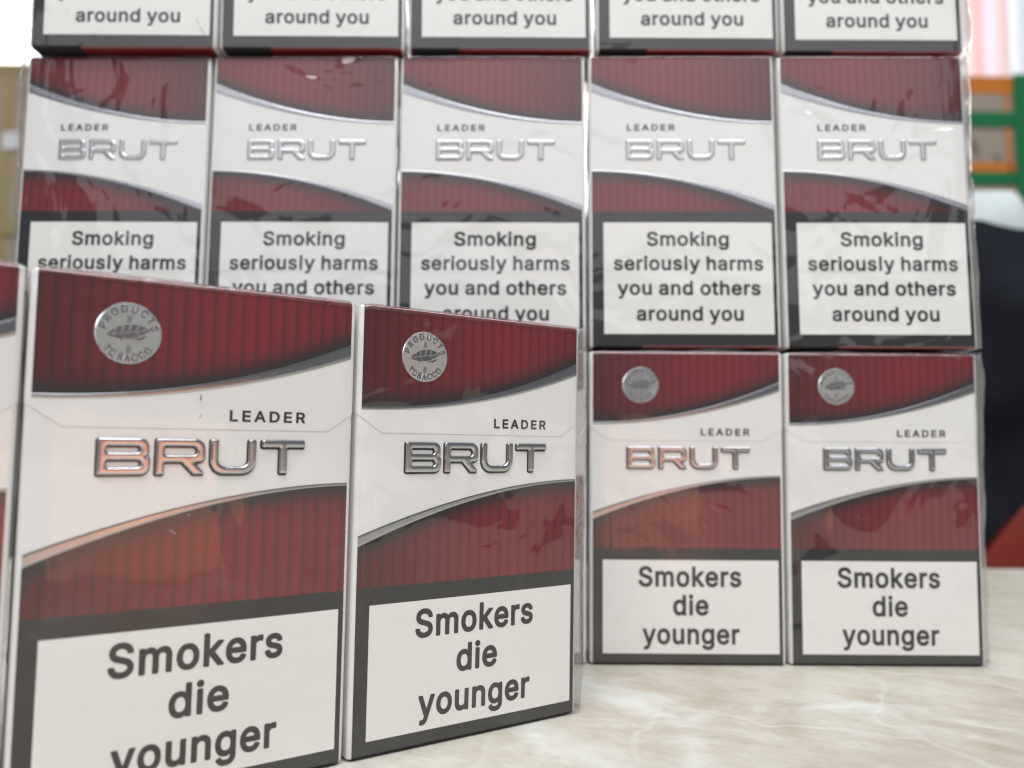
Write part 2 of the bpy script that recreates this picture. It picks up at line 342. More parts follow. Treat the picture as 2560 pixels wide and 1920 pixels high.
# ---- text
GLYPH = {"A":[480,[[13,-41,-9,-20,-13,0,-9,20,358,1030,373,1052,386,1060,403,1063,553,1063,573,1059,585,1050,597,1030,755,600,971,10,967,-20,953,-37,933,-45,793,-46,773,-43,763,-37,749,-20,659,230,653,238,313,238,303,236,299,230,215,-10,203,-32,193,-40,173,-46,33,-46],[376,450,383,443,573,443,580,450,507,660,483,735,473,738]]],"B":[456,[[100,-41,80,-22,74,0,74,1010,80,1040,100,1059,120,1063,490,1063,580,1055,650,1035,710,1003,762,960,800,909,820,867,837,810,842,750,839,700,828,650,809,610,780,570,747,540,751,530,780,508,809,480,838,440,863,390,876,340,882,270,876,210,859,150,827,90,781,40,730,5,680,-17,610,-36,550,-44,490,-46,120,-46],[295,170,300,160,520,161,580,170,620,187,651,220,660,240,665,270,657,320,641,350,625,370,580,400,530,413,300,415,295,410],[296,620,300,617,490,617,530,624,570,642,593,660,609,680,624,720,626,750,621,780,612,800,597,820,570,840,520,855,300,857,295,850]]],"C":[510,[[461,-55,401,-43,341,-22,301,-3,251,28,201,69,158,116,129,156,95,216,70,276,51,346,36,466,35,546,43,626,60,706,80,766,114,836,154,896,221,966,277,1006,333,1036,401,1060,491,1075,571,1076,631,1068,691,1054,741,1034,791,1008,835,976,878,936,911,896,943,846,970,786,991,706,987,676,971,658,951,651,821,650,801,653,782,666,775,676,760,726,745,756,721,789,691,816,661,836,631,850,591,860,551,865,511,865,441,850,401,831,371,810,345,786,321,757,301,726,282,686,262,616,253,536,256,446,268,376,291,312,323,256,361,216,411,181,461,161,531,152,591,157,651,177,691,201,728,236,753,276,778,346,801,364,821,367,951,367,975,356,984,346,991,330,990,306,975,246,941,166,891,95,861,63,821,30,751,-12,711,-29,661,-45,611,-54,561,-59]]],"D":[502,[[100,-41,80,-22,74,0,74,1010,80,1040,100,1059,120,1063,450,1063,560,1055,630,1039,700,1011,760,976,810,936,850,893,875,860,920,776,946,700,966,590,968,470,953,350,923,250,893,190,870,154,810,85,750,38,670,-4,590,-30,520,-42,440,-46,120,-46],[295,170,300,160,430,160,490,164,550,175,590,190,630,212,663,240,696,280,725,340,742,400,750,460,752,540,744,610,729,670,707,720,672,770,640,800,610,820,580,834,540,847,490,855,440,857,310,857,300,857,295,850]]],"E":[419,[[100,-41,80,-22,74,0,74,1010,80,1040,100,1059,120,1063,750,1063,777,1050,789,1030,789,890,776,870,750,858,300,857,295,850,295,630,300,618,710,618,730,613,747,600,753,590,757,570,756,450,748,430,730,416,710,411,298,410,295,400,295,170,300,160,750,160,770,155,788,140,796,120,795,-10,780,-35,770,-41,750,-46,120,-46]]],"L":[393,[[100,-41,80,-22,74,0,76,1030,90,1052,103,1060,120,1063,260,1062,280,1051,289,1040,295,1020,295,620,295,170,300,160,720,160,740,156,760,140,768,120,767,-10,760,-26,750,-37,740,-42,720,-46,120,-46]]],"O":[533,[[461,-55,401,-43,361,-30,311,-8,271,15,227,46,194,76,158,116,131,154,100,206,82,246,51,346,36,466,39,596,60,706,98,806,131,862,155,896,222,966,271,1002,311,1025,361,1047,401,1060,501,1076,601,1073,641,1066,701,1050,741,1034,791,1007,841,971,871,944,913,896,941,856,983,776,998,736,1017,666,1031,546,1031,466,1024,396,1006,306,985,246,967,206,938,156,911,118,874,76,841,46,761,-7,671,-42,571,-58,501,-59],[483,156,541,152,601,160,651,178,701,210,741,252,771,299,794,356,808,416,814,486,812,566,798,646,776,706,741,766,701,807,651,839,591,860,531,865,471,858,421,841,371,810,328,766,296,716,275,666,259,596,253,506,258,426,270,366,293,306,331,247,372,206,421,176]]],"P":[444,[[100,-41,80,-22,74,0,74,1010,80,1040,100,1059,120,1063,530,1061,590,1051,660,1028,710,1001,750,970,790,927,821,880,845,820,860,750,863,690,857,620,838,550,809,490,780,450,730,403,680,371,620,346,560,332,500,326,300,325,295,320,295,0,291,-20,272,-40,250,-46,120,-46],[295,540,300,531,310,531,500,533,550,543,570,552,596,570,614,590,630,620,642,680,642,720,637,750,626,780,606,810,590,825,565,840,510,855,460,858,300,857,295,850]]],"R":[449,[[100,-41,80,-22,74,0,74,1020,80,1040,90,1052,103,1060,120,1063,530,1061,590,1052,640,1038,690,1016,730,991,770,957,808,910,835,860,854,800,864,730,863,660,849,590,826,530,809,500,780,463,744,430,699,400,695,390,897,20,900,-10,890,-30,880,-39,860,-46,710,-46,690,-43,680,-38,665,-20,470,342,460,349,310,349,300,349,295,340,295,0,291,-20,272,-40,250,-46,120,-46],[296,560,300,556,500,557,560,569,600,590,619,610,630,630,640,660,644,690,643,730,637,760,626,790,610,812,570,840,520,854,470,858,300,857,295,850]]],"S":[447,[[366,-59,286,-42,226,-19,166,17,116,61,76,115,47,182,37,222,30,272,35,292,41,302,56,315,76,319,206,319,226,316,245,302,251,292,259,252,270,222,285,202,306,183,336,166,366,155,406,147,446,144,496,148,536,157,576,174,606,195,630,222,642,252,645,282,639,312,616,340,576,365,506,392,286,457,213,492,156,531,106,585,76,642,60,712,61,792,79,862,112,922,156,972,216,1017,276,1046,356,1068,426,1076,516,1074,586,1061,656,1035,716,999,766,955,806,902,833,842,847,772,847,752,841,732,826,717,806,710,676,710,656,714,635,732,618,792,605,812,584,832,556,849,526,861,486,869,446,871,406,868,366,858,336,845,306,823,290,802,281,782,276,752,281,722,286,710,302,692,346,663,416,637,566,596,636,571,698,542,758,502,789,472,813,442,845,382,861,312,860,232,842,162,812,102,766,48,706,1,636,-33,556,-55,476,-63]]],"T":[449,[[364,-41,344,-20,339,0,339,850,334,857,324,857,64,857,44,862,24,880,18,900,18,1020,24,1040,31,1050,44,1059,64,1063,534,1063,834,1063,854,1059,874,1040,880,1020,880,900,874,880,865,870,844,858,574,857,564,856,559,850,558,-10,544,-35,524,-45,384,-46]]],"U":[517,[[440,-57,370,-43,320,-26,263,4,220,33,180,70,145,114,115,164,95,214,79,284,74,344,74,1014,77,1034,82,1044,92,1054,110,1062,250,1063,277,1054,292,1034,295,1014,295,344,303,294,320,251,339,224,360,201,390,180,425,164,460,154,500,150,550,151,590,157,640,177,688,214,720,263,736,314,739,364,739,1014,742,1034,747,1044,760,1056,780,1063,920,1063,940,1055,950,1046,960,1024,960,344,957,294,946,234,920,164,875,94,820,38,770,3,700,-31,610,-55,520,-62]]],"a":[389,[[261,-59,201,-44,141,-17,91,22,51,73,26,133,16,193,17,253,31,313,51,351,76,383,111,413,141,431,191,452,251,468,491,504,505,513,500,553,492,573,481,587,451,606,401,615,351,612,321,604,291,588,261,561,230,513,211,503,191,503,71,538,47,553,37,573,37,593,71,662,101,702,131,730,171,758,221,784,271,800,321,810,371,814,431,812,491,803,531,791,571,774,611,750,641,723,671,686,694,643,708,603,717,553,719,503,719,3,716,-17,710,-27,700,-37,681,-45,551,-46,526,-37,511,-18,501,-12,451,-39,391,-57,321,-63],[290,143,341,137,391,142,431,156,467,183,483,203,498,233,504,263,505,303,501,311,451,303,311,282,271,268,241,247,231,223,230,203,234,183,251,162]]],"d":[424,[[328,-57,288,-48,248,-34,218,-19,178,8,121,64,92,104,70,144,41,224,25,314,23,414,29,474,39,524,67,604,109,674,143,714,176,744,242,784,318,808,368,814,418,814,458,809,498,799,528,786,568,760,573,764,575,954,578,1034,588,1049,608,1061,748,1063,768,1056,778,1047,789,1024,789,-6,778,-30,768,-39,748,-46,618,-45,598,-37,588,-27,578,-1,518,-37,468,-54,398,-62],[371,144,408,140,448,144,478,154,507,174,528,196,548,229,562,264,571,304,577,354,576,414,569,464,554,514,532,554,508,580,478,600,448,610,408,614,368,609,338,599,314,584,288,557,268,525,252,484,243,444,239,394,240,344,247,294,263,244,284,204,308,176,338,155]]],"e":[404,[[348,-56,308,-48,258,-31,208,-5,168,24,128,62,96,104,68,154,48,204,34,254,25,314,23,404,29,464,41,524,58,574,82,624,115,674,158,721,200,754,248,781,298,800,358,812,408,815,468,811,518,800,568,783,608,762,649,734,691,694,721,654,747,604,766,554,780,494,788,414,788,334,778,310,758,295,738,293,248,291,245,284,257,244,288,194,328,161,378,143,408,139,448,139,478,145,508,156,528,169,548,189,579,244,594,254,608,257,748,224,763,214,774,194,775,174,766,144,748,107,728,76,679,24,628,-11,568,-39,498,-57,428,-62],[249,494,258,488,558,489,562,494,548,530,518,573,488,596,448,611,398,614,358,607,326,594,289,564,267,534]]],"g":[425,[[338,-342,288,-333,228,-313,184,-291,142,-261,93,-211,61,-161,56,-131,64,-111,78,-99,178,-42,208,-36,225,-41,238,-51,288,-111,328,-135,358,-144,388,-148,428,-148,468,-143,518,-125,539,-111,557,-91,573,-51,576,9,568,16,508,-17,458,-31,398,-36,338,-33,268,-17,218,5,166,39,124,79,87,129,56,189,35,259,25,319,22,389,28,469,40,529,65,599,108,673,159,729,198,759,228,776,268,794,308,806,388,815,458,809,518,791,578,755,585,779,592,789,604,799,618,804,748,804,767,799,778,790,790,769,791,-21,785,-91,768,-151,741,-201,709,-241,662,-281,618,-306,558,-328,488,-342,418,-347],[366,169,398,165,438,166,468,173,498,186,518,202,541,229,557,259,570,299,577,349,579,399,574,449,562,499,544,539,521,569,488,595,458,607,418,613,378,611,348,603,322,589,298,569,275,539,258,503,246,459,239,409,240,349,248,299,262,259,278,229,305,199,336,179]]],"h":[410,[[85,-41,65,-22,59,0,59,1020,65,1040,75,1052,88,1060,105,1063,225,1063,245,1060,265,1043,273,1020,275,760,315,784,365,803,415,812,475,814,525,808,575,794,615,776,653,750,699,700,733,640,751,580,760,490,760,0,756,-20,745,-34,735,-41,715,-46,585,-45,565,-37,551,-20,546,0,546,470,541,520,525,560,498,590,465,606,415,612,365,604,325,582,297,550,280,510,274,460,273,0,269,-20,255,-37,235,-45,105,-46]]],"i":[167,[[83,-40,64,-20,59,0,61,770,73,791,86,800,103,805,233,804,247,800,268,780,273,760,272,-10,262,-30,250,-40,233,-46,103,-46],[163,840,133,844,113,851,72,880,45,920,39,940,37,970,41,1000,49,1020,61,1040,79,1060,103,1077,123,1086,173,1093,203,1089,223,1082,244,1070,266,1050,291,1010,296,990,298,960,293,930,285,910,272,890,253,870,213,847]]],"k":[381,[[85,-41,65,-22,59,0,59,1020,65,1040,73,1050,85,1059,105,1063,235,1063,260,1050,272,1030,275,526,535,790,555,803,715,805,735,802,754,790,765,770,766,750,755,729,463,430,779,30,786,20,790,0,786,-20,779,-30,765,-41,745,-46,585,-46,565,-40,553,-30,305,285,295,281,274,260,273,0,265,-26,255,-37,235,-45,105,-46]]],"l":[200,[[120,-41,100,-22,94,0,94,1050,100,1068,109,1080,130,1091,275,1090,290,1082,300,1072,308,1050,307,-10,297,-30,284,-40,270,-45,140,-46]]],"m":[610,[[85,-41,65,-22,59,0,59,760,64,780,72,790,85,800,105,805,235,803,255,792,275,764,325,794,375,811,425,818,485,815,525,804,565,786,605,756,635,722,645,723,674,750,705,772,755,797,825,815,895,817,945,810,985,798,1025,779,1065,750,1102,710,1131,660,1146,620,1157,560,1160,510,1158,-10,1145,-33,1125,-44,995,-46,975,-43,957,-30,947,-10,945,50,945,500,941,550,926,580,895,602,855,614,805,612,775,602,747,580,727,550,719,520,717,0,712,-20,695,-39,675,-46,545,-46,526,-40,515,-32,507,-20,502,0,501,540,490,570,465,596,425,613,385,614,345,604,311,580,289,550,276,510,273,0,269,-20,255,-37,235,-45,105,-46]]],"n":[410,[[85,-41,65,-22,59,0,59,760,65,781,85,800,105,805,235,803,257,790,275,760,325,788,385,808,435,814,495,813,535,806,585,790,625,770,655,748,685,718,715,675,736,630,751,580,760,500,760,230,760,0,756,-20,749,-30,735,-41,715,-46,585,-45,565,-37,551,-20,546,0,546,470,538,530,531,550,515,574,495,592,475,603,445,610,415,612,385,609,355,600,325,582,304,560,287,530,276,490,273,0,269,-20,255,-37,235,-45,105,-46]]],"o":[415,[[348,-57,308,-49,258,-32,195,4,168,24,128,63,85,124,48,204,29,284,22,374,28,464,50,554,82,624,128,689,174,734,236,774,308,802,388,814,468,812,548,794,618,761,679,714,716,674,737,644,759,604,780,554,800,474,808,374,801,284,782,204,746,124,703,64,648,12,578,-29,518,-50,438,-62],[371,144,408,139,448,141,478,149,508,165,529,184,553,214,572,254,584,294,591,344,592,394,586,444,573,494,555,534,534,564,498,594,468,606,428,613,388,612,358,605,328,591,298,565,276,534,258,496,246,454,239,394,240,344,247,294,263,244,285,204,308,177,338,155]]],"r":[259,[[85,-41,65,-22,59,0,59,760,64,780,75,793,95,803,225,805,245,799,275,770,315,792,365,809,405,815,475,814,495,813,515,803,531,780,533,640,526,620,515,608,495,599,405,605,375,601,345,591,325,580,303,560,289,540,277,510,273,470,273,0,269,-20,255,-37,235,-45,105,-46]]],"s":[365,[[291,-57,241,-47,185,-26,141,-1,100,34,68,74,42,124,25,184,28,204,33,214,41,224,61,233,181,258,201,257,222,244,249,184,271,161,311,143,371,137,421,144,464,164,481,180,488,194,487,224,471,242,451,254,231,312,171,339,131,366,87,414,62,464,49,524,50,584,59,624,82,674,121,722,161,755,211,783,271,803,331,813,411,813,461,807,511,793,561,769,601,741,636,704,668,654,692,594,691,563,681,548,661,536,531,509,515,514,502,524,475,574,445,604,411,616,361,619,311,608,281,590,271,579,264,564,268,534,290,514,321,500,491,458,541,441,591,417,625,394,664,354,692,304,701,274,708,234,706,174,688,114,661,66,621,22,571,-13,511,-40,441,-57,361,-62]]],"t":[227,[[273,-49,213,-31,163,0,124,42,99,92,88,132,84,182,84,602,73,608,3,609,-17,619,-27,632,-33,652,-33,762,-27,782,-7,800,13,805,73,805,83,810,85,952,93,970,106,982,133,988,263,987,283,976,297,952,298,812,303,805,423,802,439,792,447,782,454,752,454,652,448,632,440,622,413,609,313,608,303,608,298,602,300,172,309,152,323,147,343,146,403,153,423,149,434,142,447,122,472,2,467,-18,459,-28,443,-39,423,-45,343,-54]]],"u":[410,[[305,-52,265,-42,225,-28,185,-5,155,19,127,50,107,80,87,120,73,160,62,220,59,280,59,760,64,780,72,790,85,800,105,805,235,804,261,790,272,770,274,270,284,220,300,190,320,170,345,156,375,148,405,147,435,150,465,159,485,170,508,190,533,230,545,280,546,760,551,780,558,790,572,800,585,804,715,805,735,800,745,792,759,770,759,-10,745,-34,735,-41,715,-46,585,-45,562,-30,545,0,495,-29,435,-49,365,-56]]],"y":[389,[[115,-330,75,-318,63,-310,51,-290,50,-270,82,-150,95,-135,115,-126,185,-134,205,-131,223,-120,235,-106,249,-80,275,0,-7,740,-11,760,-6,780,14,800,35,805,175,804,189,800,202,790,213,770,385,294,395,297,405,326,566,770,577,790,590,800,605,804,745,805,763,800,775,792,784,780,789,760,785,740,444,-150,419,-200,391,-240,355,-277,315,-305,275,-322,225,-333,175,-336]]]}
def curve_mesh(splines, name, mat, warp, offset=0.0, extrude=0.0, bevel=0.0, poly=False, res=5, smooth=False):
    c = bpy.data.curves.new(name, 'CURVE'); c.dimensions = '2D'; c.fill_mode = 'BOTH' if extrude or bevel else 'FRONT'
    c.resolution_u = res; c.offset = offset; c.extrude = extrude; c.bevel_depth = bevel; c.bevel_resolution = 2
    for s in splines:
        if poly:
            sp = c.splines.new('POLY'); sp.points.add(len(s) - 1)
            for p, (x, y) in zip(sp.points, s): p.co = (x, y, 0, 1)
        else:
            sp = c.splines.new('BEZIER'); sp.bezier_points.add(len(s) - 1)
            for p, b in zip(sp.bezier_points, s):
                p.handle_left_type = p.handle_right_type = 'FREE'
                p.handle_left = (*b[0], 0); p.co = (*b[1], 0); p.handle_right = (*b[2], 0)
        sp.use_cyclic_u = True
    o = bpy.data.objects.new(name, c); COL.objects.link(o)
    dg = bpy.context.evaluated_depsgraph_get(); dg.update()
    me = bpy.data.meshes.new_from_object(o.evaluated_get(dg))
    bpy.data.objects.remove(o); bpy.data.curves.remove(c)
    for v in me.vertices: v.co = Vector(warp(v.co.x, v.co.y, v.co.z)) * MM
    me.name = name; me.materials.clear(); me.materials.append(mat)
    me.flip_normals()
    if smooth: me.polygons.foreach_set('use_smooth', [True] * len(me.polygons))
    me.update()
    return me
def line_splines(text, x0, z0, width, cap, track=0.0, arc=None):
    """outlines of one line fitted to a width and a cap height (mm); arc=(cx, cz, radius, centre angle, outward)"""
    caph = 0.538
    pen, items = 0.0, []
    for ch in text:
        if ch == ' ': pen += 0.19; continue
        adv, spl = GLYPH[ch]; items.append((pen, adv / 1000, spl)); pen += adv / 1000 + track
    total = pen - track - 0.07
    sx, sz = width / total, cap / caph
    out = []
    for p, adv, spl in items:
        grp = []; out.append(grp)
        for q in spl:
            b = [((p - 0.05 + q[i] / 2000) * sx, q[i + 1] / 2000 * sz) for i in range(0, len(q), 2)]
            if arc:
                cx, cz, r, a0, outw = arc
                mid = (p - 0.05 + adv / 2) * sx; ang = (mid - width / 2) / r
                th = a0 - ang if outw else a0 + ang
                rot = th - math.pi / 2 if outw else th + math.pi / 2
                rr = r if outw else r
                ox, oz = cx + rr * math.cos(th), cz + rr * math.sin(th)
                cr, sr = math.cos(rot), math.sin(rot)
                b = [(ox + (x - mid) * cr - y * sr, oz + (x - mid) * sr + y * cr) for (x, y) in b]
            else:
                b = [(x + x0, y + z0) for (x, y) in b]
            grp.append(b)
    return out
def text_mesh(glyphs, name, mat, layer, extrude=0.0):
    return curve_mesh([c for g in glyphs for c in g], name, mat, lambda x, y, z: pt(x, y, layer + z), extrude=extrude, poly=True)

def field(polys, x0, x1, z0, z1, h):
    """signed distance (mm, negative inside) of filled outlines on a grid"""
    X, Z = np.meshgrid(np.arange(x0, x1 + h, h), np.arange(z0, z1 + h, h), indexing='ij')
    d = np.full(X.shape, 1e9); ins = np.zeros(X.shape, bool); G = np.zeros(X.shape + (2,))
    for P in polys:
        for k in range(len(P)):
            ax, az = P[k - 1]; bx, bz = P[k]; ex, ez = bx - ax, bz - az; L = ex * ex + ez * ez
            if L < 1e-12: continue
            t = np.clip(((X - ax) * ex + (Z - az) * ez) / L, 0, 1)
            dx, dz = X - ax - t * ex, Z - az - t * ez; q = np.hypot(dx, dz)
            m = q < d; d = np.where(m, q, d); G[m] = np.stack([dx, dz], -1)[m]
            if ez: ins ^= ((az > Z) != (bz > Z)) & (X < ax + (Z - az) * ex / ez)
    s = np.where(ins, -d, d)
    n = G / np.maximum(d, 1e-9)[..., None]; n[ins] *= -1
    return X, Z, s, n
def relief(name, polys, mat, layer, grow, height, h=0.13):
    """embossed or printed lettering: a fine sheet cut along the outline, its height set by the distance to the edge"""
    A = np.array([p for P in polys for p in P]); pad = grow + 3 * h
    X, Z, sd, n = field(polys, A[:, 0].min() - pad, A[:, 0].max() + pad, A[:, 1].min() - pad, A[:, 1].max() + pad, h)
    s = sd - grow
    keep = (s[:-1, :-1] < 0) | (s[1:, :-1] < 0) | (s[:-1, 1:] < 0) | (s[1:, 1:] < 0)
    mv = np.where(s > 0, s, 0)
    X2 = X - n[..., 0] * mv; Z2 = Z - n[..., 1] * mv; sc = np.minimum(s, 0)
    idx = -np.ones(X.shape, int); V, F = [], []
    def vid(i, j):
        if idx[i, j] < 0:
            idx[i, j] = len(V); V.append(pt(X2[i, j], Z2[i, j], layer + height(-sc[i, j])))
        return int(idx[i, j])
    for i, j in zip(*np.nonzero(keep)): F.append((vid(i, j), vid(i + 1, j), vid(i + 1, j + 1), vid(i, j + 1)))
    return mesh(name, V, F, mat)
def flat(layer): return lambda x, y, z: pt(x, y, layer)

def rounded(pts):
    """polygon with a radius per corner"""
    out = []; n = len(pts)
    for i in range(n):
        x, y, r = pts[i]; p = Vector((x, y)); a = Vector(pts[i - 1][:2]); b = Vector(pts[(i + 1) % n][:2])
        da, db = (a - p), (b - p)
        if r <= 0: out.append((x, y)); continue
        cosang = max(-1, min(1, da.normalized().dot(db.normalized()))); half = math.acos(cosang) / 2
        t = min(r / math.tan(half), da.length * 0.49, db.length * 0.49); rr = t * math.tan(half)
        p0, p1 = p + da.normalized() * t, p + db.normalized() * t
        c = p + (da.normalized() + db.normalized()).normalized() * (rr / math.sin(half))
        a0 = math.atan2(p0.y - c.y, p0.x - c.x); a1 = math.atan2(p1.y - c.y, p1.x - c.x)
        d = (a1 - a0 + math.pi) % (2 * math.pi) - math.pi
        k = max(2, int(abs(d) / 0.3) + 1)
        for j in range(k + 1):
            out.append((c.x + rr * math.cos(a0 + d * j / k), c.y + rr * math.sin(a0 + d * j / k)))
    return out
def brand_splines(x0, z0, width, h):
    s = 1.45
    B = [rounded([(0, 0, .35), (8.3, 0, 1.6), (8.3, 3.15, 1.1), (7.6, 3.25, 0), (8.1, 3.4, 1.0), (8.1, 6.3, 1.5), (0, 6.3, .35)]),
         rounded([(s, 1.35, .25), (s, 2.55, .25), (6.8, 2.55, .6), (6.8, 1.35, .6)]),
         rounded([(s, 3.85, .25), (s, 4.95, .25), (6.65, 4.95, .55), (6.65, 3.85, .55)])]
    R = [rounded([(0, 0, .3), (s, 0, .3), (s, 2.15, 0), (4.3, 2.15, 0), (6.35, 0, .2), (8.5, 0, .3), (6.5, 2.1, 0), (8.3, 2.3, 1.5), (8.3, 6.3, 1.8), (0, 6.3, .35)]),
         rounded([(s, 3.45, .25), (s, 4.95, .25), (6.85, 4.95, .75), (6.85, 3.45, .75)])]
    U = [rounded([(0, 6.3, .3), (0, 0, 2.5), (8.2, 0, 2.5), (8.2, 6.3, .3), (6.75, 6.3, .3), (6.75, 1.4, 1.3), (s, 1.4, 1.3), (s, 6.3, .3)])]
    T = [rounded([(0, 6.3, .35), (0, 4.85, .35), (3.4, 4.85, 0), (3.4, 0, .35), (4.9, 0, .35), (4.9, 4.85, 0), (8.3, 4.85, .35), (8.3, 6.3, .35)])]
    tot = 8.3 * 4 + 0.85 * 3; out = []
    for k, L in enumerate((B, R, U, T)):
        for poly in L:
            out.append([(x0 + (x + k * 9.15) * width / tot, z0 + y * h / 6.3) for x, y in poly])
    return out

def ellipse_leaf(cx, cz, L, hgt, tilt, lower=False):
    pts = []
    for i in range(15):
        t = i / 14; x = -L / 2 + L * t
        pts.append((x, hgt * math.sin(math.pi * t) ** 0.8 * (0.9 + 0.1 * math.cos(9 * t))))
    for i in range(13, 0, -1):
        t = i / 14; x = -L / 2 + L * t
        pts.append((x, -(hgt * (0.25 if lower else 0.8)) * math.sin(math.pi * t) ** 0.8))
    c, s = math.cos(tilt), math.sin(tilt)
    return [(cx + x * c - y * s, cz + x * s + y * c) for x, y in pts]

def crescent(cx, cz):
    up = [(-2.4 + 4.8 * t / 12, -0.55 * math.sin(math.pi * t / 12) + 0.35 * t / 12) for t in range(13)]
    lo = [(-2.4 + 4.8 * t / 12, -1.15 * math.sin(math.pi * t / 12) ** 0.9 + 0.20 * t / 12) for t in range(12, 0, -1)]
    return [(cx + x, cz + z + 0.35) for x, z in up + lo]
def disc_mesh(cx, cz, r, layer):
    V, F = [pt(cx, cz, layer)], []
    N = 48; rad = [0.5 * r, 0.86 * r, 0.93 * r, r, r]; hh = [0, 0, 0.05, 0.03, -0.06]
    for a, h in zip(rad, hh):
        for i in range(N):
            t = 2 * math.pi * i / N; V.append(pt(cx + a * math.cos(t), cz + a * math.sin(t), layer + h))
    for i in range(N): F.append((0, 1 + i, 1 + (i + 1) % N))
    for k in range(4):
        for i in range(N):
            j = (i + 1) % N; F.append((1 + k * N + i, 1 + (k + 1) * N + i, 1 + (k + 1) * N + j, 1 + k * N + j))
    return mesh('seal', V, F, M_SEAL)

def extruded_text(layer): return lambda x, y, z: pt(x, y, layer + z)

def edge_panel(name, mat, z_in, z_face, xa, xb, dz):
    """print that wraps over the rounded top or bottom edge"""
    prof = [(0.55 * dz, -0.06), (0.25 * dz, 0.10), (0.02 * dz, 0.32), (-0.06 * dz, 0.75), (-0.06 * dz, 6.0), (-0.06 * dz, D - 0.8)]
    V, F = [], []
    for (zz, yy) in prof:
        for x in (xa, xb): V.append((x, yy, z_face + zz))
    for k in range(len(prof) - 1): F.append((2 * k, 2 * k + 1, 2 * k + 3, 2 * k + 2))
    return mesh(name, V, F, mat)

